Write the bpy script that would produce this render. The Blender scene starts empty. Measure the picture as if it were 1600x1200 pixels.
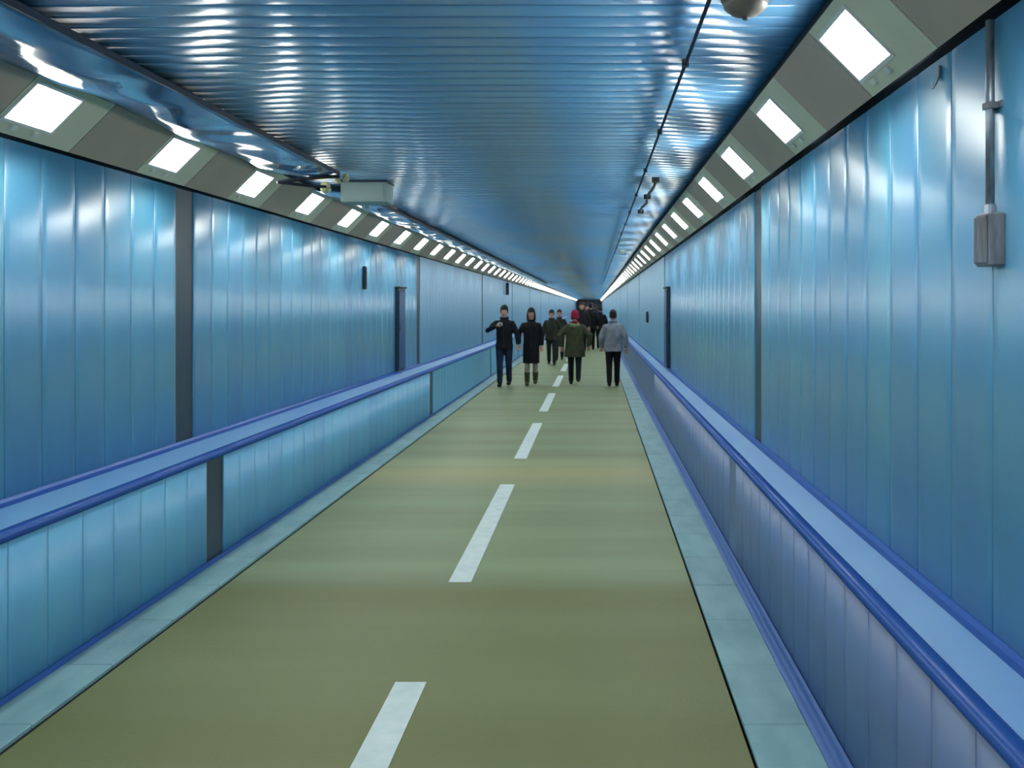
import bpy, math, random
from mathutils import Vector, Matrix
random.seed(7)
S = bpy.context.scene
COL = S.collection

# ------------------------------------------------------------------ camera
F_PX, VPX, VPY, EYE = 1400.0, 929.0, 479.0, 1.70
cd = bpy.data.cameras.new('camera'); cam = bpy.data.objects.new('camera', cd); COL.objects.link(cam)
cd.sensor_width = 36.0; cd.lens = F_PX / 1600.0 * 36.0
cd.shift_x = (800.0 - VPX) / 1600.0
cd.shift_y = -(600.0 - VPY) / 1600.0
cd.clip_end = 400.0; cd.clip_start = 0.05
cd.dof.use_dof = True; cd.dof.focus_distance = 3.4; cd.dof.aperture_fstop = 7.0
cam.location = (0, 0, EYE); cam.rotation_euler = (math.pi / 2, 0, 0)
S.camera = cam
# ------------------------------------------------------------------ world, exposure
w = bpy.data.worlds.new('world'); S.world = w; w.use_nodes = True
w.node_tree.nodes['Background'].inputs[0].default_value = (0.05, 0.07, 0.09, 1)
w.node_tree.nodes['Background'].inputs[1].default_value = 0.2
S.view_settings.view_transform = 'Standard'; S.view_settings.look = 'None'
S.view_settings.gamma = 1.0; S.view_settings.use_curve_mapping = False
S.view_settings.exposure = 0.25
LAMP_POWER = 44.0

# ------------------------------------------------------------------ helpers
def lin(c):
    return tuple((v / 12.92 if v <= 0.04045 else ((v + 0.055) / 1.055) ** 2.4) for v in (x / 255.0 for x in c))

def mat(name, rgb, rough=0.5, metal=0.0, spec=0.5, vary=0.0, rgb2=None, scale=(3, 3, 3), detail=4.0,
        bump=0.0, bscale=40.0, per_obj=0.0, coat=0.0, lo=0.35, hi=0.65, rough2=None):
    m = bpy.data.materials.new(name); m.use_nodes = True
    nt = m.node_tree; b = nt.nodes['Principled BSDF']; L = nt.links
    c1 = lin(rgb) + (1,)
    b.inputs['Base Color'].default_value = c1
    b.inputs['Roughness'].default_value = rough; b.inputs['Metallic'].default_value = metal
    b.inputs['Specular IOR Level'].default_value = spec
    b.inputs['Coat Weight'].default_value = coat; b.inputs['Coat Roughness'].default_value = 0.15
    col = None
    if rgb2 is not None:
        g = nt.nodes.new('ShaderNodeNewGeometry'); mp = nt.nodes.new('ShaderNodeMapping')
        mp.inputs['Scale'].default_value = scale
        L.new(g.outputs['Position'], mp.inputs['Vector'])
        n = nt.nodes.new('ShaderNodeTexNoise'); n.inputs['Scale'].default_value = 1.0; n.inputs['Detail'].default_value = detail
        L.new(mp.outputs['Vector'], n.inputs['Vector'])
        r = nt.nodes.new('ShaderNodeValToRGB')
        r.color_ramp.elements[0].position = lo; r.color_ramp.elements[0].color = c1
        r.color_ramp.elements[1].position = hi; r.color_ramp.elements[1].color = lin(rgb2) + (1,)
        L.new(n.outputs['Fac'], r.inputs['Fac']); col = r.outputs['Color']
        if rough2 is not None:
            mr = nt.nodes.new('ShaderNodeMapRange'); mr.inputs['From Min'].default_value = lo; mr.inputs['From Max'].default_value = hi
            mr.inputs['To Min'].default_value = rough; mr.inputs['To Max'].default_value = rough2
            L.new(n.outputs['Fac'], mr.inputs['Value']); L.new(mr.outputs['Result'], b.inputs['Roughness'])
    if per_obj > 0:
        oi = nt.nodes.new('ShaderNodeObjectInfo'); h = nt.nodes.new('ShaderNodeHueSaturation')
        m1 = nt.nodes.new('ShaderNodeMapRange'); m1.inputs['To Min'].default_value = 0.5 - per_obj * 0.35; m1.inputs['To Max'].default_value = 0.5 + per_obj * 0.35
        m2 = nt.nodes.new('ShaderNodeMapRange'); m2.inputs['To Min'].default_value = 1 + per_obj * 2; m2.inputs['To Max'].default_value = 1 - per_obj * 2
        L.new(oi.outputs['Random'], m1.inputs['Value']); L.new(oi.outputs['Random'], m2.inputs['Value'])
        L.new(m1.outputs['Result'], h.inputs['Hue']); L.new(m2.outputs['Result'], h.inputs['Value'])
        if col is not None: L.new(col, h.inputs['Color'])
        else: h.inputs['Color'].default_value = c1
        col = h.outputs['Color']
    if col is not None: L.new(col, b.inputs['Base Color'])
    if bump > 0:
        g2 = nt.nodes.new('ShaderNodeNewGeometry')
        n2 = nt.nodes.new('ShaderNodeTexNoise'); n2.inputs['Scale'].default_value = bscale; n2.inputs['Detail'].default_value = 3.0
        L.new(g2.outputs['Position'], n2.inputs['Vector'])
        bp = nt.nodes.new('ShaderNodeBump'); bp.inputs['Strength'].default_value = bump; bp.inputs['Distance'].default_value = 0.01
        L.new(n2.outputs['Fac'], bp.inputs['Height']); L.new(bp.outputs['Normal'], b.inputs['Normal'])
    return m

def lamp_mat(name, rgb, strength):
    m = bpy.data.materials.new(name); m.use_nodes = True; b = m.node_tree.nodes['Principled BSDF']
    b.inputs['Base Color'].default_value = (0.9, 0.9, 0.9, 1)
    b.inputs['Emission Color'].default_value = lin(rgb) + (1,); b.inputs['Emission Strength'].default_value = strength
    return m

M = {}
M['panel'] = mat('blue_enamel_panel', (82, 162, 206), rough=0.44, spec=0.9, rgb2=(92, 170, 206), scale=(0.4, 5, 0.5), per_obj=0.02, coat=0.9)
M['panel'].node_tree.nodes['Principled BSDF'].inputs['Coat Roughness'].default_value = 0.38
M['lower'] = mat('blue_enamel_lower_panel', (98, 168, 210), rough=0.44, spec=0.6, rgb2=(106, 176, 210), scale=(0.4, 5, 0.8), per_obj=0.015)
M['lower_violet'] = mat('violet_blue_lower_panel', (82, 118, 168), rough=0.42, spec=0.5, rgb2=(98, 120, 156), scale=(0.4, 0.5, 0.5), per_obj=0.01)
M['backing'] = mat('dark_backing', (18, 36, 50), rough=0.9)
M['joint'] = mat('expansion_joint_rubber', (42, 62, 74), rough=0.42, rgb2=(50, 68, 78), scale=(4, 4, 2))
M['cap'] = mat('blue_ledge_cap', (84, 138, 194), rough=0.45, rgb2=(98, 150, 194), scale=(2, 0.8, 2))
M['nosing'] = mat('deep_blue_nosing', (44, 90, 168), rough=0.35)
M['skirt'] = mat('blue_skirting', (70, 112, 176), rough=0.4)
M['kerb'] = mat('pale_teal_kerb', (112, 152, 158), rough=0.6, rgb2=(132, 170, 174), scale=(6, 2.5, 6), bump=0.15, per_obj=0.02)
M['gap'] = mat('dark_floor_gap', (46, 62, 66), rough=0.95)
M['dash'] = mat('white_line_paint', (206, 218, 214), rough=0.6, rgb2=(190, 206, 202), scale=(9, 9, 9))
M['ceil'] = mat('blue_spandrel_metal', (92, 156, 206), rough=0.21, spec=0.4, rgb2=(112, 154, 182), scale=(1.2, 0.3, 1), per_obj=0.02)
M['tray'] = mat('glossy_drip_sheet', (52, 98, 142), rough=0.10, spec=0.8, rgb2=(60, 112, 158), scale=(3, 1.2, 3), bump=0.12, bscale=9)
M['lamp_panel'] = mat('pale_green_grey_lamp_panel', (196, 198, 172), rough=0.55, rgb2=(186, 190, 168), scale=(2, 2, 2), per_obj=0.02)
M['cornice'] = mat('grey_cornice_panel', (166, 154, 138), rough=0.55, rgb2=(156, 146, 134), scale=(2, 2, 2), per_obj=0.03)
M['frame'] = mat('lamp_frame_grey', (200, 204, 200), rough=0.4)
M['lamp'] = lamp_mat('lamp_diffuser', (250, 251, 246), LAMP_POWER)
M['steel'] = mat('galvanised_conduit', (150, 160, 170), rough=0.35, metal=0.6, rgb2=(110, 112, 118), scale=(30, 30, 9))
M['boxgrey'] = mat('weathered_grey_box', (122, 126, 134), rough=0.5, rgb2=(92, 90, 94), scale=(40, 40, 8))
M['signbox'] = mat('pale_green_grey_box', (138, 158, 152), rough=0.5)
M['brass'] = mat('yellowed_metal_clamp', (190, 186, 140), rough=0.3, metal=0.4)
M['black'] = mat('black_cable', (16, 22, 28), rough=0.6)
M['dome'] = mat('beige_detector', (116, 106, 94), rough=0.45)
M['domepale'] = mat('pale_detector', (190, 205, 208), rough=0.4)
M['cab'] = mat('deep_blue_cabinet', (38, 78, 130), rough=0.4)
M['cabdark'] = mat('dark_cabinet_frame', (22, 40, 60), rough=0.5)
M['endwall'] = mat('far_end_wall', (84, 86, 88), rough=0.8)

# floor paint: olive with cross-wise wear bands and an older, browner section near the foot of the ramp
def floor_mat():
    m = bpy.data.materials.new('olive_floor_paint'); m.use_nodes = True
    nt = m.node_tree; L = nt.links; b = nt.nodes['Principled BSDF']
    g = nt.nodes.new('ShaderNodeNewGeometry')
    mp = nt.nodes.new('ShaderNodeMapping'); mp.inputs['Scale'].default_value = (0.18, 1.6, 1); L.new(g.outputs['Position'], mp.inputs['Vector'])
    n = nt.nodes.new('ShaderNodeTexNoise'); n.inputs['Scale'].default_value = 1.0; n.inputs['Detail'].default_value = 5; L.new(mp.outputs['Vector'], n.inputs['Vector'])
    r = nt.nodes.new('ShaderNodeValToRGB')
    r.color_ramp.elements[0].position = 0.32; r.color_ramp.elements[0].color = lin((114, 124, 90)) + (1,)
    r.color_ramp.elements[1].position = 0.68; r.color_ramp.elements[1].color = lin((130, 146, 108)) + (1,)
    L.new(n.outputs['Fac'], r.inputs['Fac'])
    r2 = nt.nodes.new('ShaderNodeValToRGB')
    r2.color_ramp.elements[0].position = 0.32; r2.color_ramp.elements[0].color = lin((106, 110, 66)) + (1,)
    r2.color_ramp.elements[1].position = 0.68; r2.color_ramp.elements[1].color = lin((114, 121, 80)) + (1,)
    L.new(n.outputs['Fac'], r2.inputs['Fac'])
    sx = nt.nodes.new('ShaderNodeSeparateXYZ'); L.new(g.outputs['Position'], sx.inputs['Vector'])
    mr = nt.nodes.new('ShaderNodeMapRange'); mr.inputs['From Min'].default_value = 5.35; mr.inputs['From Max'].default_value = 5.6
    L.new(sx.outputs['Y'], mr.inputs['Value'])
    mx = nt.nodes.new('ShaderNodeMix'); mx.data_type = 'RGBA'
    L.new(mr.outputs['Result'], mx.inputs['Factor']); L.new(r2.outputs['Color'], mx.inputs['A']); L.new(r.outputs['Color'], mx.inputs['B'])
    # yellowish reflection painted into the floor colour as a strip across the path
    ws = nt.nodes.new('ShaderNodeValToRGB'); e = ws.color_ramp.elements
    e[0].position = 0.0; e[0].color = (0, 0, 0, 1); e[1].position = 1.0; e[1].color = (0, 0, 0, 1)
    k = e.new(0.42); k.color = (0.55, 0.55, 0.55, 1)
    m2 = nt.nodes.new('ShaderNodeMapRange'); m2.inputs['From Min'].default_value = 8.3; m2.inputs['From Max'].default_value = 10.2
    L.new(sx.outputs['Y'], m2.inputs['Value']); L.new(m2.outputs['Result'], ws.inputs['Fac'])
    mx2 = nt.nodes.new('ShaderNodeMix'); mx2.data_type = 'RGBA'; mx2.inputs['B'].default_value = lin((172, 164, 112)) + (1,)
    L.new(ws.outputs['Color'], mx2.inputs['Factor']); L.new(mx.outputs['Result'], mx2.inputs['A'])
    L.new(mx2.outputs['Result'], b.inputs['Base Color'])
    b.inputs['Roughness'].default_value = 0.55; b.inputs['Specular IOR Level'].default_value = 0.35
    n2 = nt.nodes.new('ShaderNodeTexNoise'); n2.inputs['Scale'].default_value = 60; L.new(g.outputs['Position'], n2.inputs['Vector'])
    bp = nt.nodes.new('ShaderNodeBump'); bp.inputs['Strength'].default_value = 0.15; bp.inputs['Distance'].default_value = 0.01
    L.new(n2.outputs['Fac'], bp.inputs['Height']); L.new(bp.outputs['Normal'], b.inputs['Normal'])
    return m
M['floor'] = floor_mat()

class MB:
    def __init__(s): s.v = []; s.f = []; s.mi = []
    def add(s, v, f, mi=0):
        o = len(s.v); s.v += [tuple(p) for p in v]; s.f += [tuple(i + o for i in q) for q in f]; s.mi += [mi] * len(f)
    def box(s, x0, x1, y0, y1, z0, z1, mi=0):
        s.add([(x0, y0, z0), (x1, y0, z0), (x1, y1, z0), (x0, y1, z0), (x0, y0, z1), (x1, y0, z1), (x1, y1, z1), (x0, y1, z1)],
              [(0, 3, 2, 1), (4, 5, 6, 7), (0, 1, 5, 4), (1, 2, 6, 5), (2, 3, 7, 6), (3, 0, 4, 7)], mi)
    def bbox(s, x0, x1, y0, y1, z0, z1, b=0.004, mi=0):     # chamfered box
        zs = [(z0, b), (z0 + b, 0), (z1 - b, 0), (z1, b)]; v = []; f = []
        for z, i in zs:
            c = b
            xa, xb, ya, yb = x0 + i, x1 - i, y0 + i, y1 - i
            v += [(xa + c, ya, z), (xb - c, ya, z), (xb, ya + c, z), (xb, yb - c, z), (xb - c, yb, z), (xa + c, yb, z), (xa, yb - c, z), (xa, ya + c, z)]
        for k in range(3):
            for j in range(8):
                f.append((k * 8 + j, k * 8 + (j + 1) % 8, k * 8 + 8 + (j + 1) % 8, k * 8 + 8 + j))
        f.append(tuple(range(7, -1, -1))); f.append(tuple(range(24, 32)))
        s.add(v, f, mi)
    def tube(s, pts, rad, n=10, mi=0, up=None):
        pts = [Vector(p) for p in pts]; R = []
        for r in rad: R.append((r, r) if not isinstance(r, (tuple, list)) else r)
        v = []; f = []
        for i, p in enumerate(pts):
            d = (pts[min(i + 1, len(pts) - 1)] - pts[max(i - 1, 0)]).normalized()
            ref = Vector(up) if up else (Vector((0, 1, 0)) if abs(d.y) < 0.9 else Vector((1, 0, 0)))
            a = ref.cross(d)
            if a.length < 1e-4: a = Vector((1, 0, 0)).cross(d)
            a.normalize(); c = d.cross(a).normalized()
            for k in range(n):
                t = 2 * math.pi * k / n
                v.append(p + a * (math.cos(t) * R[i][0]) + c * (math.sin(t) * R[i][1]))
        for i in range(len(pts) - 1):
            for k in range(n):
                f.append((i * n + k, i * n + (k + 1) % n, i * n + n + (k + 1) % n, i * n + n + k))
        f.append(tuple(range(n - 1, -1, -1))); f.append(tuple(range((len(pts) - 1) * n, len(pts) * n)))
        s.add(v, f, mi)
    def ball(s, c, r, nu=12, nv=8, mi=0):
        c = Vector(c); r = (r, r, r) if not isinstance(r, (tuple, list)) else r
        v = [c + Vector((0, 0, -r[2]))]; f = []
        for j in range(1, nv):
            ph = -math.pi / 2 + math.pi * j / nv
            for k in range(nu):
                t = 2 * math.pi * k / nu
                v.append(c + Vector((math.cos(t) * math.cos(ph) * r[0], math.sin(t) * math.cos(ph) * r[1], math.sin(ph) * r[2])))
        v.append(c + Vector((0, 0, r[2]))); top = len(v) - 1
        for k in range(nu):
            f.append((0, 1 + (k + 1) % nu, 1 + k))
            f.append((top, top - nu + k, top - nu + (k + 1) % nu))
        for j in range(nv - 2):
            for k in range(nu):
                a = 1 + j * nu
                f.append((a + k, a + (k + 1) % nu, a + nu + (k + 1) % nu, a + nu + k))
        s.add(v, f, mi)
    def extrude(s, prof, axis, a0, a1, mi=0, closed=True):
        """prof: list of 2D points; axis 'y': (x,z) profile along y ; 'z': (x,y) profile along z ; 'x': (y,z) along x"""
        n = len(prof); v = []
        for a in (a0, a1):
            for p, q in prof:
                v.append({'y': (p, a, q), 'z': (p, q, a), 'x': (a, p, q)}[axis])
        f = []
        for k in range(n if closed else n - 1):
            f.append((k, (k + 1) % n, n + (k + 1) % n, n + k))
        if closed:
            f.append(tuple(range(n - 1, -1, -1))); f.append(tuple(range(n, 2 * n)))
        s.add(v, f, mi)
    def mesh(s, name, mats, smooth=False):
        me = bpy.data.meshes.new(name); me.from_pydata(s.v, [], s.f)
        for m in (mats if isinstance(mats, (list, tuple)) else [mats]): me.materials.append(m)
        me.polygons.foreach_set('material_index', s.mi)
        if smooth: me.polygons.foreach_set('use_smooth', [True] * len(me.polygons))
        me.update()
        import bmesh
        bm = bmesh.new(); bm.from_mesh(me); bmesh.ops.recalc_face_normals(bm, faces=bm.faces); bm.to_mesh(me); bm.free()
        return me

def obj(name, me, parent=None, loc=(0, 0, 0), rz=0.0):
    o = bpy.data.objects.new(name, me); COL.objects.link(o)
    o.location = loc; o.rotation_euler = (0, 0, rz)
    if parent: o.parent = parent
    return o
def tag(o, label, cat=None, group=None, kind=None):
    if label: o['label'] = label
    if cat: o['category'] = cat
    if group: o['group'] = group
    if kind: o['kind'] = kind
    return o
def empty(name, loc=(0, 0, 0), rz=0.0):
    o = bpy.data.objects.new(name, None); COL.objects.link(o); o.location = loc; o.rotation_euler = (0, 0, rz); o.empty_display_size = 0.1
    return o

# ------------------------------------------------------------------ dimensions (metres)
Y0, Y1 = -9.0, 132.0
XL, XR = -2.70, 1.075            # upper wall faces
XLL, XRL = -2.50, 0.91           # lower wall faces
FL, FR = -2.26, 0.60             # edges of the walking surface
LEDGE_F, LEDGE_B = 0.735, 0.795  # ledge height at front and at back
WTOP = 2.47                      # top of wall panels
SC = 0.24                        # cornice rise and run (45 degrees)
ZC = 2.75                        # ceiling
PW = 0.28                        # wall panel width
JW, JP = 0.26, 7.82              # joint width and spacing
J0 = 5.78

# ------------------------------------------------------------------ floor and kerbs
b = MB(); b.box(FL + 0.010, FR - 0.010, Y0, Y1, -0.06, 0.0)
floor = tag(obj('floor', b.mesh('floor', M['floor'])), 'olive painted walkway floor running down the tunnel', 'floor', kind='structure')
b = MB(); b.box(-0.07, 0.07, 0, 3.03, 0.0005, 0.0035); dm = b.mesh('lane_dash', M['dash'])
for k in range(-2, 26):
    obj('lane_dash', dm, floor, (-0.83, 4.05 + 4.5 * k - 3.03, 0))
b = MB(); b.box(XL - 0.1, XR + 0.1, Y0, Y1, -0.10, -0.055)
tag(obj('subfloor', b.mesh('subfloor', M['gap'])), 'dark bed under the walkway seen in its edge gaps', 'floor', kind='structure')
def kerb(name, x0, x1, label):
    bb = MB(); bb.box(x0 + 0.004, x1 - 0.004, Y0, Y1, -0.055, 0.012)
    k = tag(obj(name, bb.mesh(name, M['gap'])), label, 'kerb', kind='structure')
    s = MB(); s.bbox(x0, x1, 0.002, 0.598, 0.0, 0.022, 0.004); sm = s.mesh('slab', M['kerb'])
    far = MB(); n = int((Y1 - Y0) / 0.6)
    for i in range(n):
        y = Y0 + i * 0.6
        if -1.0 < y < 30: obj('slab', sm, k, (0, y, 0))
        else: far.box(x0, x1, y + 0.003, y + 0.597, 0.0, 0.022)
    o = obj('slab_run', far.mesh('slab_run', M['kerb']), k); o['kind'] = 'stuff'
    return k
kerb('kerb_left', XLL, FL, 'pale teal kerb slabs between the olive floor and the wall without the switch box')
kerb('kerb_right', FR, XRL - 0.055, 'pale teal kerb slabs along the wall that carries the switch box')
b = MB(); b.extrude([(XRL - 0.055, 0.0), (XRL - 0.055, 0.024), (XRL - 0.03, 0.03), (XRL - 0.012, 0.05), (XRL - 0.006, 0.085), (XRL, 0.085), (XRL, 0.0)], 'y', Y0, Y1)
tag(obj('baseboard_right', b.mesh('baseboard_right', M['skirt'], True)), 'bright blue cove skirting under the purple-blue low wall', 'skirting', kind='structure')
b = MB(); b.box(XLL, XLL + 0.012, Y0, Y1, 0.022, 0.05)
tag(obj('baseboard_left', b.mesh('baseboard_left', M['nosing'])), 'thin dark blue skirting strip at the foot of the low wall', 'skirting', kind='structure')

# ------------------------------------------------------------------ walls: backing, panels, joints, ledge
def panel_mesh(name, side, z0, z1, m, bulge=0.0016):
    # face bulges slightly toward the tunnel so that each panel catches its own streak of light
    pr = []; ts = [0, .014, .15, .3, .5, .7, .85, .986, 1]; n = 8
    for i in range(n + 1):
        t = ts[i]; y = 0.0015 + (PW - 0.003) * t
        pr.append((bulge * (1 - (2 * t - 1) ** 4) - (0.0025 if i in (0, n) else 0.0), y))
    prof = [(-0.02, 0.0015)] + pr + [(-0.02, PW - 0.0015)]
    prof = [(-side * p, q) for p, q in prof]
    bb = MB(); bb.extrude(prof, 'z', z0, z1)
    me = bb.mesh(name, m); me.polygons.foreach_set('use_smooth', [abs(p.normal.x) > 0.5 for p in me.polygons]); me.update()
    return me, prof
def wall(side, name, label):
    xu, xl = (XL, XLL) if side < 0 else (XR, XRL)
    bb = MB()
    bb.box(min(xu + side * .018, xu + side * .06), max(xu + side * .018, xu + side * .06), Y0, Y1, LEDGE_B - 0.15, 3.0)
    bb.box(min(xl + side * .018, xl + side * .05), max(xl + side * .018, xl + side * .05), Y0, Y1, -0.055, LEDGE_F - 0.03)
    W = tag(obj(name, bb.mesh(name, M['backing'])), label, 'wall', kind='structure')
    um, uprof = panel_mesh('upper_panel', side, LEDGE_B - 0.02, WTOP, M['panel'])
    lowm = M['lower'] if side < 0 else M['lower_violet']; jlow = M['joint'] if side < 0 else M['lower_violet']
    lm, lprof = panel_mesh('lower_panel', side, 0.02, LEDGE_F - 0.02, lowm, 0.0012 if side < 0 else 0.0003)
    fu = MB(); fl = MB()
    k0 = math.floor((Y0 - J0) / JP); k = k0
    while J0 + k * JP < Y1:
        yj = J0 + k * JP
        if yj > Y0:
            j = MB(); x = sorted((xu + side * 0.010, xu + side * 0.02)); j.box(x[0], x[1], yj, yj + JW, LEDGE_B, WTOP)
            obj('upper_joint_cover', j.mesh('upper_joint_cover', M['joint']), W)
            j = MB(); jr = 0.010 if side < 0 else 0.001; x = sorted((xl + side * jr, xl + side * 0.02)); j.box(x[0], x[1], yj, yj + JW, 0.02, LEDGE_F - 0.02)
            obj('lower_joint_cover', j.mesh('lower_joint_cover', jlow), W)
        for i in range(27):
            y = yj + JW + i * PW
            if y < Y0 or y + PW > Y1: continue
            if -1.6 < y < 13.6:
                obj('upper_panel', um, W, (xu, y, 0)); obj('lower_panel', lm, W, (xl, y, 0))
            else:
                fu.extrude([(xu + p, y + q) for p, q in uprof[::2] + [uprof[-1]]] if len(uprof) % 2 == 0 else [(xu + p, y + q) for p, q in uprof[::2]], 'z', LEDGE_B - 0.02, WTOP)
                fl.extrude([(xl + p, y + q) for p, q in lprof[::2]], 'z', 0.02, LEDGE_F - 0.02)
        k += 1
    o = obj('upper_panel_run', fu.mesh('upper_panel_run', M['panel']), W); o['kind'] = 'stuff'
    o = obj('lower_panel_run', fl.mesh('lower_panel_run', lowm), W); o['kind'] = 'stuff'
    s = -side   # pointing into the tunnel
    cap = MB(); cap.extrude([(xl - s * 0.0, LEDGE_F - 0.03), (xl, LEDGE_F - 0.002), (xu - s * 0.001, LEDGE_B), (xu - s * 0.001, LEDGE_B - 0.06)], 'y', Y0, Y1)
    obj('ledge_cap', cap.mesh('ledge_cap', M['cap']), W)
    ns = MB(); pr = []
    for a in range(9):
        t = -math.pi / 2 + math.pi * a / 8
        pr.append((xl + s * (0.004 + 0.016 * math.cos(t)), LEDGE_F - 0.012 + 0.022 * math.sin(t)))
    pr = [(xl - s * 0.03, LEDGE_F - 0.034)] + pr + [(xl - s * 0.03, LEDGE_F + 0.014)]
    ns.extrude(pr, 'y', Y0, Y1); obj('ledge_nosing', ns.mesh('ledge_nosing', M['nosing'], True), W)
    bt = MB(); bt.extrude([(xu, LEDGE_B - 0.01), (xu + s * 0.022, LEDGE_B - 0.008), (xu + s * 0.02, LEDGE_B + 0.014), (xu + s * 0.006, LEDGE_B + 0.026), (xu, LEDGE_B + 0.026)], 'y', Y0, Y1)
    obj('ledge_back_trim', bt.mesh('ledge_back_trim', M['nosing']), W)
    return W
wall_l = wall(-1, 'wall_left', 'blue panelled tunnel wall with wide ledge beside the hand-holding couple')
wall_r = wall(1, 'wall_right', 'blue panelled tunnel wall with grey switch box and purple-blue low part')
b = MB(); b.box(XL - .06, XR + .06, Y1, Y1 + 0.1, -0.1, 3.0)
tag(obj('wall_far', b.mesh('wall_far', M['endwall'])), 'grey wall closing the distant end of the tunnel', 'wall', kind='structure')
b = MB(); b.box(XL - .06, XR + .06, Y0 - 0.1, Y0, -0.1, 3.0)  # unseen wall added behind the camera so no world light leaks in
tag(obj('added_wall_back', b.mesh('added_wall_back', M['panel'])), 'plain blue wall added unseen behind the viewer to shut out stray light', 'wall', kind='structure')

# ------------------------------------------------------------------ ceiling: cross-wise convex spandrel planks
b = MB(); b.box(XL - .06, XR + .06, Y0, Y1, ZC + 0.02, ZC + 0.08)
ceiling = tag(obj('ceiling', b.mesh('ceiling', M['backing'])), 'glossy blue ceiling of narrow crosswise metal planks', 'ceiling', kind='structure')
CP = 0.125; CX0, CX1 = XL + SC - 0.06, XR - SC + 0.06
def plank_prof(n):
    pr = []
    for i in range(n + 1):
        t = i / n
        pr.append((0.0015 + (CP - 0.003) * t, -0.0034 * math.sin(math.pi * t) if 0 < i < n else 0.0015))
    return [(0.0015, 0.018)] + pr + [(CP - 0.0015, 0.018)]
b = MB(); b.extrude(plank_prof(10), 'x', CX0, CX1)
pm = b.mesh('ceiling_plank', M['ceil']); pm.polygons.foreach_set('use_smooth', [p.normal.z < -0.5 for p in pm.polygons]); pm.update()
far = MB(); n = int((Y1 - Y0) / CP)
for i in range(n):
    y = Y0 + i * CP
    if 0.5 < y < 9.5: obj('ceiling_plank', pm, ceiling, (0, y, ZC))
    else: far.extrude([(y + p, ZC + q) for p, q in plank_prof(6)], 'x', CX0, CX1)
fm = far.mesh('ceiling_plank_run', M['ceil']); fm.polygons.foreach_set('use_smooth', [p.normal.z < -0.5 for p in fm.polygons]); fm.update()
o = obj('ceiling_plank_run', fm, ceiling); o['kind'] = 'stuff'

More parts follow.
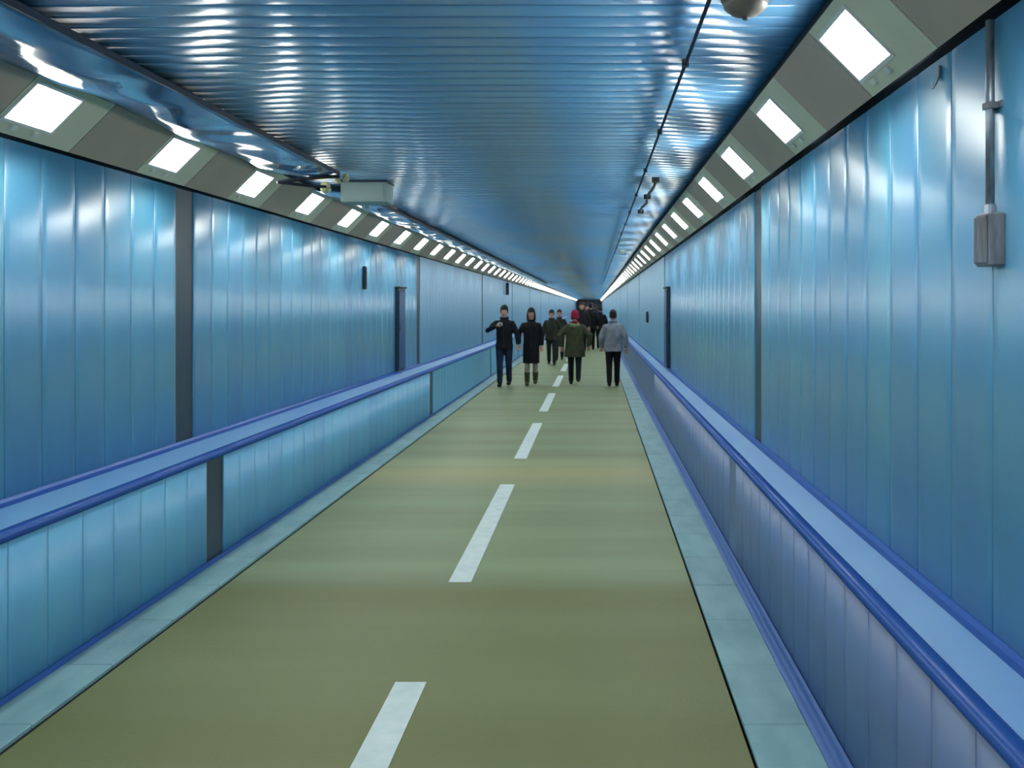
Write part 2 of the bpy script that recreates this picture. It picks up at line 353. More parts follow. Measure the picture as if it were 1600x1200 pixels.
# ------------------------------------------------------------------ sloping cornices with their lamps
LP = 1.28; LL = 0.37
T0, T1 = 0.045, 0.215            # lamp extent up the slope (in run units)
STAND = 0.04                     # stand-off between wall face and cornice foot
def cornice(side, name, label, first, seam, lamp_label, lamp_group, special={}):
    s = -side; xw = XL if side < 0 else XR
    def P(t, y, out=0.0):        # t along the slope, out along the normal into the tunnel
        d = math.sqrt(0.5)
        return (xw + s * (STAND + t) + s * out * d, y, WTOP + 0.01 + t - out * d)
    bb = MB(); q = []
    for y in (Y0, Y1): q += [P(0.0, y, -0.075), P(SC - 0.01, y, -0.075), P(SC - 0.01, y, -0.09), P(0.0, y, -0.09)]
    bb.add(q, [(0, 1, 5, 4), (1, 2, 6, 5), (2, 3, 7, 6), (3, 0, 4, 7), (0, 3, 2, 1), (4, 5, 6, 7)])
    C = tag(obj(name, bb.mesh(name, M['backing'])), label, 'cornice', kind='structure')
    # per bay: a pale panel with the lamp opening, then a darker blank panel; local y = 0 at the lamp centre
    h = LL / 2
    a0, a1 = (-h - 0.02, seam) if seam > 0 else (seam, h + 0.02)
    def lamp_panel(bm, y):
        ys = [y + a0 + 0.003, y - h, y + h, y + a1 - 0.003]; ts = [0.0, T0, T1, SC]
        v = []; f = []
        for out in (0.0, -0.028):
            for t in ts:
                for yy in ys: v.append(P(t, yy, out))
        for j in range(3):
            for i in range(3):
                if i == 1 and j == 1: continue
                a = j * 4 + i
                f.append((a, a + 1, a + 5, a + 4)); f.append((16 + a, 16 + a + 4, 16 + a + 5, 16 + a + 1))
        ring = [0, 1, 2, 3, 7, 11, 15, 14, 13, 12, 8, 4]
        for i in range(12):
            a, c = ring[i], ring[(i + 1) % 12]; f.append((a, 16 + a, 16 + c, c))
        hole = [5, 6, 10, 9]
        for i in range(4):
            a, c = hole[i], hole[(i + 1) % 4]; f.append((a, c, 16 + c, 16 + a))
        bm.add(v, f)
    def blank_panel(bm, y):
        v = [P(t, yy, o) for o in (0.0, -0.028) for t in (0.0, SC) for yy in (y + a1 + 0.003, y + a0 + LP - 0.003)]
        bm.add(v, [(0, 1, 3, 2), (4, 6, 7, 5), (0, 4, 5, 1), (2, 3, 7, 6), (0, 2, 6, 4), (1, 5, 7, 3)])
    pb = MB(); lamp_panel(pb, 0.0); pmesh = pb.mesh('lamp_panel', M['lamp_panel'])
    pb = MB(); blank_panel(pb, 0.0); bmesh_ = pb.mesh('blank_panel', M['cornice'])
    # lamp: proud rim and lit diffuser
    fb = MB()
    r = 0.016
    def bar(y0, y1, t0, t1, o0, o1, m_=fb, mi=0):
        v = [P(t, y, o) for o in (o0, o1) for t in (t0, t1) for y in (y0, y1)]
        m_.add(v, [(0, 1, 3, 2), (4, 6, 7, 5), (0, 4, 5, 1), (2, 3, 7, 6), (0, 2, 6, 4), (1, 5, 7, 3)], mi)
    D0 = -0.062
    bar(-h, -h + r, T0, T1, D0, 0.004); bar(h - r, h, T0, T1, D0, 0.004)
    bar(-h + r, h - r, T0, T0 + r * .7, D0, 0.004); bar(-h + r, h - r, T1 - r * .7, T1, D0, 0.004)
    frame = fb.mesh('lamp_frame', M['frame'])
    db = MB(); nn = 6; v = []; f = []
    for j in range(nn + 1):
        for i in range(nn + 1):
            u, w_ = 2 * i / nn - 1, 2 * j / nn - 1
            o_ = -0.045 + 0.006 * (1 - abs(u) ** 3) * (1 - abs(w_) ** 3)
            v.append(P((T0 + T1) / 2 + w_ * ((T1 - T0) / 2 - r * .7), u * (h - r), o_))
    for j in range(nn):
        for i in range(nn):
            a = j * (nn + 1) + i; f.append((a, a + 1, a + nn + 2, a + nn + 1))
    rim = [i for i in range(nn + 1)] + [(j + 1) * (nn + 1) - 1 for j in range(1, nn + 1)] + [nn * (nn + 1) + i for i in range(nn - 1, -1, -1)] + [j * (nn + 1) for j in range(nn - 1, 0, -1)]
    k0 = len(v)
    for i_ in rim:
        j, i = divmod(i_, nn + 1); v.append(P((T0 + T1) / 2 + (2 * j / nn - 1) * ((T1 - T0) / 2 - r * .7), (2 * i / nn - 1) * (h - r), -0.06))
    for q_ in range(len(rim)): f.append((rim[q_], rim[(q_ + 1) % len(rim)], k0 + (q_ + 1) % len(rim), k0 + q_))
    f.append(tuple(range(k0 + len(rim) - 1, k0 - 1, -1)))
    db.add(v, f); diff = db.mesh('lamp_diffuser', M['lamp'], True)
    cb = MB()
    bar(0.0, 0.035, T0 - 0.022, T0 - 0.006, -0.004, 0.010, cb)
    clip = cb.mesh('lamp_clip', M['frame'])
    one = MB(); one.v = list(fb.v) + list(db.v); k = len(fb.v)
    one.f = list(fb.f) + [tuple(i + k for i in q_) for q_ in db.f]; one.mi = [0] * len(fb.f) + [1] * len(db.f)
    both = one.mesh('tunnel_lamp', [M['frame'], M['lamp']])
    far = MB(); far2 = MB(); k = math.ceil((Y0 + 0.9 - first) / LP)
    while first + k * LP + LP < Y1:
        y = first + k * LP
        if 0 < y < 40: obj('lamp_panel', pmesh, C, (0, y, 0)); obj('blank_panel', bmesh_, C, (0, y, 0))
        else: lamp_panel(far, y); blank_panel(far2, y)
        if y < 45:
            e = tag(empty('tunnel_lamp', (0, y, 0)), special.get(round(y, 2), lamp_label), 'lamp', lamp_group)
            obj('lamp_frame', frame, e); obj('lamp_diffuser', diff, e)
            if y < 16:
                for yy in (-0.09, 0.07): obj('lamp_clip', clip, e, (0, yy, 0))
        else:
            tag(obj('tunnel_lamp', both, None, (0, y, 0)), lamp_label, 'lamp', lamp_group)
        k += 1
    o = obj('lamp_panel_run', far.mesh('lamp_panel_run', M['lamp_panel']), C); o['kind'] = 'stuff'
    o = obj('blank_panel_run', far2.mesh('blank_panel_run', M['cornice']), C); o['kind'] = 'stuff'
    # closing strip from cornice head to ceiling, set back to leave a dark line
    cl = MB(); x = sorted((xw + s * (STAND + SC + 0.0), xw + s * (STAND + SC - 0.02))); cl.box(x[0], x[1], Y0, Y1, WTOP + SC + 0.012, ZC + 0.02)
    obj('head_strip', cl.mesh('head_strip', M['backing']), C)
    return C
cornice(-1, 'trim_1', 'grey sloping lamp cornice beside the glossy drip sheet', 4.12, 0.41,
        'square white lamp in the cornice beside the glossy drip sheet', 'lamps in the cornice by the drip sheet',
        {5.40: 'white lamp just short of the dark joint strip, beside the drip sheet', 6.68: 'white lamp beside the dark bracket ending the drip sheet',
         7.96: 'white lamp just past the pale ceiling box', 10.52: 'white lamp directly above the slim dark wall plate',
         11.80: 'white lamp above the blue cabinet on the wall beside the couple', 27.16: 'white lamp over the narrow hanging dark sign'})
cornice(1, 'trim_2', 'grey sloping lamp cornice above the wall with the switch box', 3.13, -0.43,
        'square white lamp in the cornice above the switch box wall', 'lamps in the cornice above the switch box wall',
        {3.13: 'large white lamp just past the small wall hook', 5.69: 'white lamp directly above the joint strip on the switch box wall',
         13.37: 'white lamp above the blue cabinet on the switch box wall'})

# ------------------------------------------------------------------ drip sheets under the ceiling
def drip_sheet(x0, x1, y0, y1, z, amp, label):
    e = tag(empty('drip_sheet', ((x0 + x1) / 2, y0, z)), label, 'drip sheet')
    bb = MB(); nx = 14; ny = max(2, int((y1 - y0) / 0.06)); v = []; f = []
    rnd = random.Random(int(y0 * 10) + 3); ph = [rnd.uniform(0, 6.28) for _ in range(6)]
    for j in range(ny + 1):
        y = (y1 - y0) * j / ny
        for i in range(nx + 1):
            u = i / nx; x = (x1 - x0) * (u - 0.5)
            h = amp * (math.sin(y * 4.9 + ph[0] + 2.0 * u) * 0.5 + math.sin(y * 11 + ph[1] - 5 * u) * 0.18 + math.sin(y * 2.1 + ph[2] + 7 * u) * 0.4)
            h -= 0.02 * math.sin(math.pi * u)
            v.append((x, y, h))
    for j in range(ny):
        for i in range(nx):
            a = j * (nx + 1) + i; f.append((a, a + 1, a + nx + 2, a + nx + 1))
    k = len(v); v += [(p[0], p[1], p[2] + 0.006) for p in v]
    f += [tuple(i + k for i in reversed(q)) for q in f]
    for j in range(ny):
        for i in (0, nx):
            a = j * (nx + 1) + i; c = a + nx + 1; f.append((a, c, k + c, k + a))
    for i in range(nx):
        for j in (0, ny):
            a = j * (nx + 1) + i; f.append((a, a + 1, k + a + 1, k + a))
    bb.add(v, f); obj('sheet', bb.mesh('sheet', M['tray'], True), e)
    w2 = (x1 - x0) / 2
    ed = MB(); ed.bbox(w2 - 0.004, w2 + 0.006, 0, y1 - y0, -0.004, 0.026, 0.002); obj('edge_channel', ed.mesh('edge_channel', M['cabdark']), e)
    return e, w2, y1 - y0
ds, w2, ln = drip_sheet(-2.42, -1.95, Y0 + 0.1, 6.85, ZC - 0.045, 0.016, 'glossy blue drip sheet under the ceiling ending at a dark bracket')
b = MB(); b.tube([(w2, ln, -0.01), (-w2 * 0.1, ln - 0.05, -0.035), (-w2 * 0.85, ln - 0.12, -0.07)], [0.014, 0.014, 0.014], 8); obj('end_bracket', b.mesh('end_bracket', M['black']), ds)
b = MB(); b.tube([(-w2 * 0.85, ln - 0.12, -0.07), (0.05, ln + 0.02, -0.085), (0.12, ln + 0.05, -0.08)], [0.012, 0.012, 0.010], 8); obj('bracket_arm', b.mesh('bracket_arm', M['black']), ds)
for (x, y, z, s) in ((w2 + 0.03, ln + 0.06, -0.02, 0.03), (w2 - 0.02, ln + 0.03, -0.045, 0.024), (0.1, ln + 0.1, -0.095, 0.042)):
    b = MB(); b.ball((x, y, z), (s, s * 1.4, s * 0.8), 10, 6); b.bbox(x - s * .6, x + s * .6, y - s, y + s, z - s * 0.4, z + s * 1.2, 0.004)
    obj('clamp', b.mesh('clamp', M['brass']), ds)
drip_sheet(-2.42, -2.12, 7.75, 40.0, ZC - 0.045, 0.014, 'narrow crinkled drip sheet running on beyond the pale ceiling box')

# pale box hung under the ceiling
e = tag(empty('ceiling_box', (-1.91, 7.4, ZC - 0.005)), 'pale grey-green box hung under the ceiling past the drip sheet bracket', 'box')
b = MB(); b.bbox(-0.19, 0.19, 0, 0.26, -0.18, -0.012, 0.008); obj('body', b.mesh('body', M['signbox']), e)
b = MB(); b.bbox(-0.2, 0.2, -0.008, 0.268, -0.016, 0.0, 0.003); obj('top_flange', b.mesh('top_flange', M['cabdark']), e)
b = MB(); b.bbox(-0.165, 0.165, -0.006, 0.002, -0.16, -0.035, 0.002); obj('cover', b.mesh('cover', M['signbox']), e)

# conduit along the ceiling, cable below it, detectors
e = tag(empty('ceiling_conduit', (0.385, Y0, ZC - 0.022)), 'thin dark conduit running the length of the blue ceiling', 'conduit')
b = MB(); b.tube([(0, 0.05, 0), (0, Y1 - Y0 - 0.05, 0)], [0.008, 0.008], 8); obj('pipe', b.mesh('pipe', M['cabdark'], True), e)
b = MB(); b.box(-0.014, 0.014, -0.012, 0.012, -0.010, 0.021); cm = b.mesh('saddle', M['cabdark'])
for i in range(24): obj('saddle', cm, e, (0, 9.8 + 1.5 * i, 0))
e = tag(empty('hanging_cable', (0.49, 7.2, ZC - 0.02)), 'short dark cable sagging under the ceiling beside the conduit', 'cable')
pts = [(0.0 + 0.012 * math.sin(i * 1.3), 0.24 * i, -0.012 - 0.02 * math.sin(math.pi * i / 10)) for i in range(11)]
b = MB(); b.tube(pts, [0.013] * 11, 8); obj('cable', b.mesh('cable', M['black'], True), e)
b = MB(); b.box(-0.03, 0.03, -0.02, 0.02, -0.02, 0.02); cl = b.mesh('cable_clip', M['black'])
for i in (0, 4, 10): obj('cable_clip', cl, e, pts[i])
def detector(y, m, label):
    e = tag(empty('ceiling_detector', (0.505, y, ZC - 0.004)), label, 'detector')
    b = MB(); b.tube([(0, 0, 0), (0, 0, -0.022)], [0.085, 0.082], 24, up=(0, 1, 0)); obj('base', b.mesh('base', m), e)
    b = MB(); b.tube([(0, 0, -0.02), (0, 0, -0.045), (0, 0, -0.068), (0, 0, -0.078)], [0.078, 0.072, 0.045, 0.012], 24, up=(0, 1, 0)); obj('dome', b.mesh('dome', m, True), e)
    b = MB(); b.tube([(0, 0, -0.076), (0, 0, -0.086)], [0.012, 0.009], 10, up=(0, 1, 0)); obj('sensor', b.mesh('sensor', M['black']), e)
detector(3.0, M['dome'], 'beige domed detector on the ceiling beside the conduit')
detector(16.5, M['domepale'], 'pale domed detector on the ceiling deep in the tunnel')

# switch box with its conduit on the wall
e = tag(empty('switch_box', (XR, 2.34, 1.807)), 'weathered grey switch box with a conduit rising above it', 'switch box')
b = MB(); b.bbox(-0.045, 0.0, 0, 0.085, 0, 0.14, 0.004); obj('box_body', b.mesh('box_body', M['boxgrey']), e)
b = MB(); b.bbox(-0.052, -0.045, 0.006, 0.079, 0.008, 0.132, 0.002); obj('box_cover', b.mesh('box_cover', M['boxgrey']), e)
b = MB(); b.tube([(-0.02, 0.05, 0.14), (-0.02, 0.05, 0.656)], [0.0115, 0.0115], 14, up=(0, 1, 0)); obj('conduit', b.mesh('conduit', M['steel'], True), e)
b = MB(); b.tube([(-0.02, 0.05, 0.138), (-0.02, 0.05, 0.165)], [0.017, 0.016], 14, up=(0, 1, 0)); obj('conduit_gland', b.mesh('conduit_gland', M['steel']), e)
b = MB(); b.box(-0.034, 0.0, 0.034, 0.066, 0.42, 0.437); b.box(-0.006, 0.0, 0.015, 0.085, 0.42, 0.437); obj('conduit_saddle', b.mesh('conduit_saddle', M['boxgrey']), e)
# small hook on the wall top
e = tag(empty('wall_hook', (XR - 0.006, 2.78, 2.40)), 'small metal hook near the top of the wall by the switch box', 'hook')
b = MB(); b.box(-0.006, 0.004, -0.012, 0.012, 0.01, 0.045); obj('hook_plate', b.mesh('hook_plate', M['steel']), e)
b = MB(); b.tube([(-0.01 - 0.010 * math.sin(t), 0.014 * math.cos(t) * 0.9, -0.002 + 0.022 * math.cos(t + 1.57) ) for t in [i * 0.55 for i in range(11)]], [0.003] * 11, 6); obj('hook_ring', b.mesh('hook_ring', M['steel'], True), e)

# equipment cabinets standing on the ledges
def cabinet(side, y0, y1, z1, label):
    s = -side; xw = XL if side < 0 else XR
    e = tag(empty('equipment_cabinet', (xw, y0, LEDGE_B)), label, 'cabinet')
    def bx(name, a, c, ya, yb, za, zb, m):
        x = sorted((s * a, s * c)); bb = MB(); bb.bbox(x[0], x[1], ya, yb, za, zb, 0.004); return obj(name, bb.mesh(name, m), e)
    w_ = y1 - y0; h = z1 - LEDGE_B
    bx('cabinet_body', 0.004, 0.045, 0, w_, 0.028, h, M['cabdark'])
    d = bx('cabinet_door', 0.046, 0.056, 0.03, w_ - 0.03, 0.06, h - 0.04, M['cab'])
    x = sorted((s * 0.057, s * 0.07)); bb = MB(); bb.bbox(x[0], x[1], 0.05, 0.07, h * 0.5, h * 0.5 + 0.1, 0.003); obj('door_handle', bb.mesh('door_handle', M['steel']), d)
    bx('cabinet_hood', 0.004, 0.07, -0.02, w_ + 0.02, h + 0.001, h + 0.025, M['cabdark'])
cabinet(-1, 12.12, 12.56, 1.95, 'dark blue cabinet on the ledge of the wall beside the couple')
cabinet(1, 12.72, 13.15, 1.96, 'dark blue cabinet on the ledge of the switch box wall')
def wall_box(side, y, z0, z1, wy, label, m):
    s = -side; xw = XL if side < 0 else XR
    e = tag(empty('wall_plate', (xw + s * 0.006, y, z0)), label, 'plate')
    x = sorted((0.0, s * 0.035)); b = MB(); b.bbox(x[0], x[1], 0, wy, 0, z1 - z0, 0.004); obj('plate_body', b.mesh('plate_body', m), e)
    x = sorted((s * 0.035, s * 0.041)); b = MB(); b.bbox(x[0], x[1], 0.012, wy - 0.012, 0.015, z1 - z0 - 0.015, 0.002); obj('plate_cover', b.mesh('plate_cover', M['cabdark']), e)
wall_box(-1, 10.4, 1.90, 2.17, 0.06, 'slim dark plate high on the wall short of the blue cabinet', M['cabdark'])
wall_box(1, 17.8, 1.38, 1.60, 0.22, 'small dark box on the wall past the blue cabinet', M['cabdark'])
e = tag(empty('hanging_sign', (XL + 0.02, 27.0, 2.47)), 'narrow dark sign hung under the lamp cornice beyond the couple', 'sign')
b = MB(); b.bbox(0.0, 0.10, 0, 0.03, -0.42, -0.06, 0.004); obj('sign_plate', b.mesh('sign_plate', M['cabdark']), e)
b = MB(); b.tube([(0.05, 0.015, -0.07), (0.05, 0.015, 0.03)], [0.012, 0.012], 8, up=(0, 1, 0)); obj('sign_rod', b.mesh('sign_rod', M['black']), e)

# ------------------------------------------------------------------ people
def cloth(name, rgb, rgb2=None): return mat(name, rgb, rough=0.85, spec=0.25, rgb2=rgb2 or tuple(int(c * 1.25 + 3) for c in rgb), scale=(9, 9, 6), bump=0.35, bscale=28)
SKIN = mat('skin', (168, 126, 108), rough=0.55, rgb2=(178, 136, 116), scale=(20, 20, 20))
HAIR = {'black': mat('black_hair', (18, 17, 18), rough=0.85, bump=0.4, bscale=120), 'brown': mat('brown_hair', (52, 38, 30), rough=0.85, bump=0.4, bscale=120),
        'grey': mat('dark_grey_hair', (42, 42, 46), rough=0.85, bump=0.4, bscale=120)}
EYE_M = mat('eye_dark', (20, 16, 14), rough=0.2); LIP = mat('lip', (150, 88, 82), rough=0.5)

def remeshed(name, mb, m, voxel, smooth=6, extra=None):
    me = mb.mesh(name + '_raw', m); o = bpy.data.objects.new(name + '_raw', me); COL.objects.link(o)
    r = o.modifiers.new('r', 'REMESH'); r.mode = 'VOXEL'; r.voxel_size = voxel; r.use_smooth_shade = True
    sm = o.modifiers.new('s', 'SMOOTH'); sm.iterations = smooth; sm.factor = 0.5
    dg = bpy.context.evaluated_depsgraph_get(); dg.update()
    out = bpy.data.meshes.new_from_object(o.evaluated_get(dg)); out.name = name
    bpy.data.objects.remove(o); bpy.data.meshes.remove(me)
    out.materials.clear(); out.materials.append(m)
    if extra:
        import bmesh
        ex = extra.mesh('x', m, True); bm = bmesh.new(); bm.from_mesh(out); bm.from_mesh(ex); bm.to_mesh(out); bm.free(); bpy.data.meshes.remove(ex)
    out.polygons.foreach_set('use_smooth', [True] * len(out.polygons))
    return out

def mixp(a, c, t): return tuple(a[i] + (c[i] - a[i]) * t for i in range(3))
def person(px, py_feet, height, label, face=-1, hair='black', jacket=(20, 22, 26), hem=0.80, flare=1.0, trousers=(18, 20, 24), shoes=(14, 14, 15),
           legs=(0.18, -0.16), arms=None, bulk=1.0, coat=False, hat=None, scarf=None, bare_legs=False, boots=None, voxel=0.013, long_hair=False, turn=0.0, collar=None, hood=None):
    """px, py_feet: where the figure stands in the picture; face -1 walks towards the viewer, 1 walks away."""
    depth = F_PX * EYE / (py_feet - VPY); X = (px - VPX) * depth / F_PX
    s = height / 1.74
    root = tag(empty('person', (X, depth, 0.0), (0 if face < 0 else math.pi) + turn), label, 'person')
    root.scale = (s, s, s)
    def joint_leg(sd, a):       # walking leg: hip, knee, ankle; forward is -y
        hip = (sd * 0.092, 0, 0.90); k = max(0.0, -a) * 0.9
        knee = (sd * 0.09, -0.42 * math.sin(a + k * 0.3), 0.90 - 0.42 * math.cos(a))
        b2 = a - k - 0.06
        ank = (sd * 0.088, knee[1] - 0.41 * math.sin(b2), knee[2] - 0.41 * math.cos(b2))
        return hip, knee, ank
    L = [joint_leg(-1, legs[0]), joint_leg(1, legs[1])]
    low = min(L[0][2][2], L[1][2][2]); drop = low - 0.075
    L = [[(p[0], p[1], p[2] - drop) for p in q] for q in L]
    D = -drop
    def sh(z): return z + D
    A = arms or [((-0.25, 0.02, 1.15), (-0.24, -0.08, 0.90)), ((0.25, 0.04, 1.15), (0.25, 0.02, 0.89))]
    SHO = [(-0.165, 0.0, 1.375), (0.165, 0.0, 1.375)]
    A = [[(p[0], p[1], sh(p[2])) for p in q] for q in A]; SHO = [(p[0], p[1], sh(p[2])) for p in SHO]
    # --- body
    B = MB()
    B.tube([(0, 0, sh(z)) for z in (0.80, 0.90, 1.03, 1.18, 1.32, 1.40, 1.445, 1.48, 1.54)],
           [(0.10, 0.08), (0.150, 0.100), (0.128, 0.088), (0.145, 0.10), (0.155, 0.10), (0.12, 0.085), (0.07, 0.062), (0.054, 0.056), (0.052, 0.056)], 16, up=(0, 1, 0))
    hz = [1.495, 1.515, 1.545, 1.585, 1.625, 1.665, 1.70, 1.725, 1.738]
    hr = [(0.022, 0.03, -0.045), (0.048, 0.055, -0.035), (0.062, 0.075, -0.02), (0.071, 0.088, -0.01), (0.074, 0.094, 0.0), (0.074, 0.095, 0.004), (0.064, 0.082, 0.008), (0.042, 0.055, 0.010), (0.014, 0.02, 0.010)]
    B.tube([(0, hr[i][2], sh(hz[i])) for i in range(9)], [(r[0], r[1]) for r in hr], 16, up=(0, 1, 0))
    B.tube([(0, -0.088, sh(1.63)), (0, -0.100, sh(1.605)), (0, -0.114, sh(1.582)), (0, -0.094, sh(1.570))], [0.010, 0.013, 0.017, 0.010], 8)   # nose
    for sd in (-1, 1):
        B.tube([(sd * 0.076, 0.012, sh(1.57)), (sd * 0.084, 0.016, sh(1.60)), (sd * 0.08, 0.016, sh(1.632))], [(0.010, 0.018), (0.012, 0.024), (0.010, 0.02)], 8)
    for i, q in enumerate(L):
        hip, knee, ank = q
        B.tube([hip, mixp(hip, knee, .45), knee, mixp(knee, ank, .3), mixp(knee, ank, .7), ank], [.085, .072, .054, .056, .042, .038], 12)
        B.tube([(ank[0], ank[1] + 0.03, max(ank[2] - 0.035, 0.03)), (ank[0], ank[1] - 0.05, max(ank[2] - 0.045, 0.028)), (ank[0], ank[1] - 0.105, max(ank[2] - 0.045, 0.028))], [.024, .026, .014], 10)
    X_ = MB()
    for i in (0, 1):
        el, wr = A[i]; so = SHO[i]; sd = -1 if i == 0 else 1
        B.tube([(so[0] * 0.7, so[1], so[2] - 0.01), so, mixp(so, el, .5), el, mixp(el, wr, .35), wr], [.04, .042, .042, .037, .036, .025], 10)
        d = (Vector(wr) - Vector(el)).normalized(); side_ = d.cross(Vector((0, 1, 0))); side_ = side_.normalized() if side_.length > .1 else Vector((1, 0, 0))
        nrm = side_.cross(d).normalized()
        palm = Vector(wr) + d * 0.05
        B.tube([wr, palm, Vector(wr) + d * 0.085], [(.024, .018), (.036, .017), (.036, .015)], 10, up=tuple(side_.cross(d)))
        cw = -1 if d.z > 0 else 1
        for k, (off, l) in enumerate(((-.030, .062), (-.010, .074), (.010, .070), (.030, .055))):
            p0 = Vector(wr) + d * 0.075 + side_ * off; p1 = p0 + d * l * .45; p2 = p1 + (d * .8 - nrm * .5 * cw).normalized() * l * .35; p3 = p2 + (d * .4 - nrm * .9 * cw).normalized() * l * .3
            X_.tube([p0, p1, p2, p3], [.0095, .009, .0085, .006], 7)
        p0 = Vector(wr) + d * 0.03 - side_ * 0.025; p1 = p0 + (d * .7 - side_ * .7).normalized() * .035; p2 = p1 + (d - side_ * .15).normalized() * .032
        X_.tube([p0, p1, p2], [.012, .011, .007], 7)
    body = obj('body', remeshed('body', B, SKIN, min(voxel, 0.011), 3, X_), root)
    # --- face
    for sd in (-1, 1):
        e = MB(); e.ball((sd * 0.030, -0.083, sh(1.628)), (0.012, 0.008, 0.007), 8, 6); obj('eye', e.mesh('eye', EYE_M, True), root)
        e = MB(); e.tube([(sd * 0.016, -0.089, sh(1.648)), (sd * 0.032, -0.087, sh(1.652)), (sd * 0.047, -0.076, sh(1.646))], [.0045, .005, .003], 6); obj('eyebrow', e.mesh('eyebrow', HAIR[hair]), root)
    e = MB(); e.tube([(-0.022, -0.082, sh(1.545)), (0, -0.090, sh(1.548)), (0.022, -0.082, sh(1.545))], [.005, .0075, .005], 6); obj('mouth', e.mesh('mouth', LIP, True), root)
    # --- hair
    Hh = MB()
    Hh.tube([(0, 0.030, sh(1.56)), (0, 0.030, sh(1.60)), (0, 0.022, sh(1.645)), (0, 0.014, sh(1.69)), (0, 0.008, sh(1.725)), (0, 0.010, sh(1.752)), (0, 0.012, sh(1.762))],
            [(0.066, 0.066), (0.080, 0.076), (0.084, 0.092), (0.084, 0.104), (0.072, 0.090), (0.044, 0.056), (0.012, 0.02)], 16, up=(0, 1, 0))
    if long_hair:
        Hh.tube([(0, 0.04, sh(1.66)), (0, 0.062, sh(1.56)), (0, 0.085, sh(1.46)), (0, 0.105, sh(1.38))], [(.08, .06), (.088, .055), (.088, .04), (.07, .02)], 14, up=(0, 1, 0))
        for sd in (-1, 1): Hh.tube([(sd * .07, .0, sh(1.67)), (sd * .084, -.01, sh(1.58)), (sd * .088, .0, sh(1.48))], [(.022, .05), (.022, .05), (.016, .04)], 8)
    rh = random.Random(int(px))
    for q in range(7):                       # uneven fringe and sideburns
        xa = -0.06 + 0.02 * q; ya = -0.088 + 0.045 * (abs(xa) / 0.06) ** 2; dz_ = rh.uniform(0.0, 0.022)
        Hh.tube([(xa * 0.8, ya + 0.02, sh(1.715)), (xa, ya - 0.008, sh(1.69)), (xa + rh.uniform(-.008, .008), ya - 0.006, sh(1.662 - dz_))], [(.018, .014), (.016, .012), (.007, .006)], 8)
    for sd in (-1, 1): Hh.tube([(sd * .076, -.03, sh(1.68)), (sd * .079, -.026, sh(1.63)), (sd * .076, -.022, sh(1.585))], [(.012, .026), (.009, .022), (.005, .012)], 8)
    Hh.tube([(-0.045, 0.0, sh(1.728)), (0.0, -0.005, sh(1.737)), (0.045, 0.01, sh(1.726))], [.022, .026, .02], 8)
    if not hat: obj('hair', remeshed('hair', Hh, HAIR[hair], 0.011, 3), root)
    if hat:
        obj('hair', remeshed('hair', Hh, HAIR[hair], 0.012, 3), root)
        T = MB(); T.tube([(0, 0.014 + 0.03 * max(0, 1.62 - z) / .07, sh(z)) for z in (1.55, 1.63, 1.69, 1.735, 1.765, 1.775)], [(.092, .080), (.098, .108), (.097, .115), (.082, .098), (.05, .06), (.015, .02)], 18, up=(0, 1, 0))
        hm = cloth('knit_hat', hat); h_ = obj('knit_hat', remeshed('knit_hat', T, hm, 0.011, 3), root); h_['label'] = 'red knitted hat'
    if scarf:
        T = MB()
        ring = [(0.085 * math.sin(t), 0.0 - 0.088 * math.cos(t), sh(1.475) + 0.012 * math.cos(t * 2)) for t in [i * 2 * math.pi / 16 for i in range(17)]]
        T.tube(ring, [0.036] * 17, 10)
        obj('scarf', remeshed('scarf', T, cloth('scarf_knit', scarf), 0.012, 3), root)
    # --- jacket or coat
    J = MB(); k = bulk
    hemz = hem
    zz = [hemz, hemz + (0.88 - hemz) * .5, 0.90, 1.03, 1.18, 1.32, 1.40, 1.44, 1.475]
    fr = flare
    rr = [(.185 * fr * k, .150 * fr * k), (.188 * k * (1 + (fr - 1) * .6), .148 * k * (1 + (fr - 1) * .6)), (.184 * k, .140 * k), (.172 * k, .130 * k), (.176 * k, .138 * k), (.178 * k, .134 * k), (.140 * k, .112 * k), (.095, .09), (.072, .08)]
    J.tube([(0, 0, sh(z)) for z in zz], rr, 20, up=(0, 1, 0))
    for i in (0, 1):
        el, wr = A[i]; so = SHO[i]
        J.tube([(so[0] * .6, so[1], so[2] - 0.02), (so[0] * 1.0, so[1], so[2] - .015), mixp(so, el, .5), el, mixp(el, wr, .5), mixp(el, wr, .97)], [.066 * k, .072 * k, .066 * k, .059 * k, .054 * k, .048 * k], 12)
    jm = cloth('outer_garment', jacket)
    jn = 'coat' if coat else 'jacket'
    jo = obj(jn, remeshed(jn, J, jm, voxel, 5), root)
    T = MB(); ring = [(0.074 * math.sin(t), 0.004 - 0.078 * math.cos(t), sh(1.478) + 0.012 * -math.cos(t)) for t in [i * 2 * math.pi / 14 for i in range(15)]]
    T.tube(ring, [(0.020, 0.030)] * 15, 8); obj('collar', T.mesh('collar', cloth('collar_cloth', collar or jacket), True), jo)
    if hood:
        T = MB(); T.tube([(-.10, .10, sh(1.44)), (-.06, .155, sh(1.41)), (0, .175, sh(1.385)), (.06, .155, sh(1.41)), (.10, .10, sh(1.44))], [.035, .052, .062, .052, .035], 10)
        obj('hood', remeshed('hood', T, cloth('hood_cloth', hood), 0.013, 4), jo)
    zb = MB(); zb.box(-.006, .006, -0.148 * k, -0.135 * k, sh(max(hemz, .86)), sh(1.30)); 
    obj('front_zip', zb.mesh('front_zip', M['black']), jo)
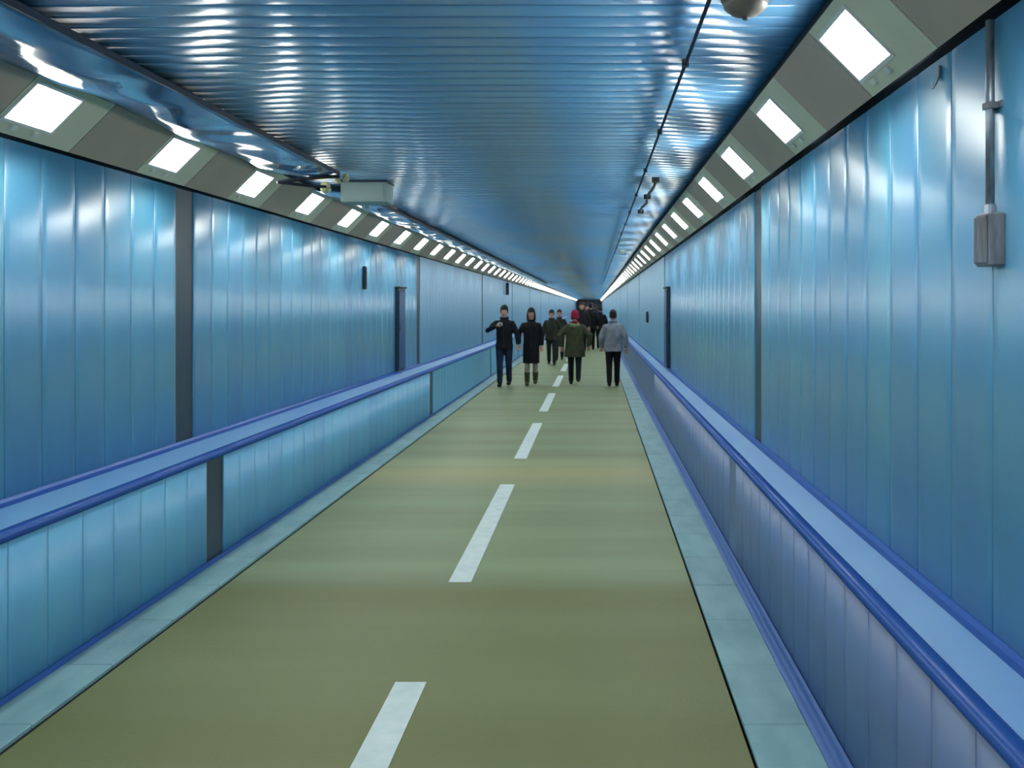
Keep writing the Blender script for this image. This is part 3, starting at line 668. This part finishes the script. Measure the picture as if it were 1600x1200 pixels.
    # --- trousers / stockings
    if not bare_legs:
        T = MB(); T.tube([(0, 0, sh(z)) for z in (0.80, 0.90, 1.0, 1.04)], [(.13, .10), (.165, .115), (.155, .11), (.15, .105)], 16, up=(0, 1, 0))
        for hip, knee, ank in L:
            T.tube([(hip[0], hip[1], hip[2] + .02), mixp(hip, knee, .4), knee, mixp(knee, ank, .5), mixp(knee, ank, .98)], [.102, .090, .072, .066, .060], 12)
        obj('trousers', remeshed('trousers', T, cloth('trouser_cloth', trousers), voxel, 4), root)
    else:
        T = MB()
        for hip, knee, ank in L: T.tube([mixp(hip, knee, .5), knee, mixp(knee, ank, .3), mixp(knee, ank, .7), ank], [.08, .061, .062, .05, .045], 12)
        obj('stockings', remeshed('stockings', T, cloth('stocking_knit', trousers), voxel, 4), root)
    # --- shoes
    for hip, knee, ank in L:
        T = MB(); zb_ = max(ank[2] - 0.075, 0.0); lift = 0.0 if ank[2] < 0.12 else 0.03
        T.tube([(ank[0], ank[1] + 0.055, zb_ + 0.036 + lift), (ank[0], ank[1] + 0.02, zb_ + 0.046 + lift), (ank[0], ank[1] - 0.06, zb_ + 0.043 + lift * .5), (ank[0], ank[1] - 0.14, zb_ + 0.034), (ank[0], ank[1] - 0.185, zb_ + 0.026)],
               [(.030, .028), (.042, .044), (.047, .040), (.046, .030), (.022, .016)], 12, up=(0, 0, 1))
        T.tube([(ank[0], ank[1] + .01, zb_ + .05), (ank[0], ank[1], zb_ + .10)], [.046, .047], 10, up=(0, 1, 0))
        if boots: T.tube([ank, mixp(ank, knee, .3), mixp(ank, knee, .55)], [.056, .062, .070], 12)
        nm = 'boot' if boots else 'shoe'
        so_ = obj(nm, remeshed(nm, T, cloth('shoe_leather', boots or shoes), 0.011, 2), root)
        bm_ = so_.data; zmin = min(v.co.z for v in bm_.vertices)
        if zmin < 0.0 or ank[2] < 0.12:
            for v in bm_.vertices: v.co.z = max(v.co.z, 0.002)
    return root, s, X, depth

# couple walking towards the viewer, hand in hand
p1 = person(788, 604, 1.72, 'man in black jacket and dark jeans raising a small camera to his chest', -1, 'black', (14, 17, 22), 0.80, 1.0, (24, 34, 52), (12, 12, 14),
            legs=(0.12, -0.14), arms=[((-0.37, 0.02, 1.20), (-0.135, -0.235, 1.315)), ((0.27, 0.02, 1.13), (0.305, -0.03, 0.90))])
p2 = person(830, 602, 1.66, 'woman in long black coat holding the hand of the man with the camera', -1, 'black', (12, 14, 18), 0.50, 1.02, (120, 112, 100), (20, 22, 18),
            legs=(0.10, -0.13), arms=[((-0.28, 0.02, 1.16), (-0.275, -0.03, 0.93)), ((0.24, 0.04, 1.14), (0.235, 0.0, 0.89))], coat=True, bare_legs=True, boots=(52, 60, 38), long_hair=True, turn=0.03)
r1, s1, x1, d1 = p1
e = tag(empty('camera_compact', (x1 - 0.055 * s1, d1 - 0.345 * s1, 1.345 * s1)), 'small silver camera held at the chest of the man in black', 'camera')
b = MB(); b.bbox(-0.05, 0.05, -0.014, 0.012, -0.03, 0.032, 0.005); obj('camera_body', b.mesh('camera_body', mat('silver_body', (176, 178, 176), rough=0.35, metal=0.3)), e)
b = MB(); b.tube([(0.008, -0.014, 0.0), (0.008, -0.032, 0.0)], [0.021, 0.018], 16); obj('lens', b.mesh('lens', M['black'], True), e)
b = MB(); b.bbox(-0.038, -0.022, -0.008, 0.006, 0.032, 0.037, 0.001); obj('shutter_button', b.mesh('shutter_button', M['black']), e)
# pair behind them
person(862, 570, 1.60, 'person in dark olive jacket walking behind the couple', -1, 'black', (34, 38, 30), 0.78, 1.04, (22, 30, 32), legs=(-0.14, 0.16), bulk=1.1,
       arms=[((-0.27, 0.03, 1.14), (-0.25, -0.14, 0.93)), ((0.28, 0.05, 1.14), (0.24, -0.05, 0.90))])
person(874, 563, 1.60, 'person in charcoal jacket half hidden behind the dark olive jacket', -1, 'brown', (30, 34, 34), 0.78, 1.0, (24, 26, 28), legs=(0.14, -0.12))
# walkers going away
person(898, 601, 1.60, 'person in red knitted hat and bulky olive coat walking away', 1, 'brown', (50, 54, 38), 0.66, 1.10, (16, 20, 22), (28, 30, 34),
       legs=(-0.26, 0.14), bulk=1.24, coat=True, hat=(112, 22, 44), scarf=(96, 22, 40), hood=(92, 98, 74),
       arms=[((-0.36, 0.04, 1.16), (-0.33, -0.02, 0.92)), ((0.36, 0.03, 1.16), (0.32, -0.04, 0.90))])
person(958, 604, 1.62, 'man in grey jacket and black trousers walking away by the kerb', 1, 'black', (102, 106, 114), 0.80, 1.06, (12, 14, 18), (12, 12, 14),
       legs=(0.10, -0.12), bulk=1.14, arms=[((-0.275, 0.06, 1.13), (-0.295, 0.02, 0.88)), ((0.275, 0.03, 1.13), (0.27, -0.08, 0.90))])
# people farther on
person(923, 547, 1.84, 'tall person in black jacket ahead of the red-hatted walker', 1, 'black', (12, 14, 18), 0.78, 1.05, (12, 14, 18), legs=(0.16, -0.14), bulk=1.15, voxel=0.02)
person(938, 545, 1.70, 'person in black coat ahead of the man in grey', 1, 'black', (14, 17, 22), 0.70, 1.05, (12, 14, 18), legs=(-0.12, 0.16), bulk=1.12, coat=True, voxel=0.02)
person(909, 551, 1.86, 'tall brown-haired person coming on behind the red hat', -1, 'brown', (28, 26, 28), 0.78, 1.0, (18, 18, 20), legs=(0.12, -0.14), voxel=0.02)
person(917, 534, 1.80, 'person in slate jacket in the far part of the crowd', -1, 'black', (40, 46, 56), 0.78, 1.0, (18, 18, 22), legs=(-0.12, 0.14), voxel=0.022)
person(930, 527, 1.82, 'person in dark blue jacket farthest along the tunnel', 1, 'grey', (26, 36, 52), 0.78, 1.0, (16, 16, 20), legs=(0.12, -0.14), voxel=0.022)
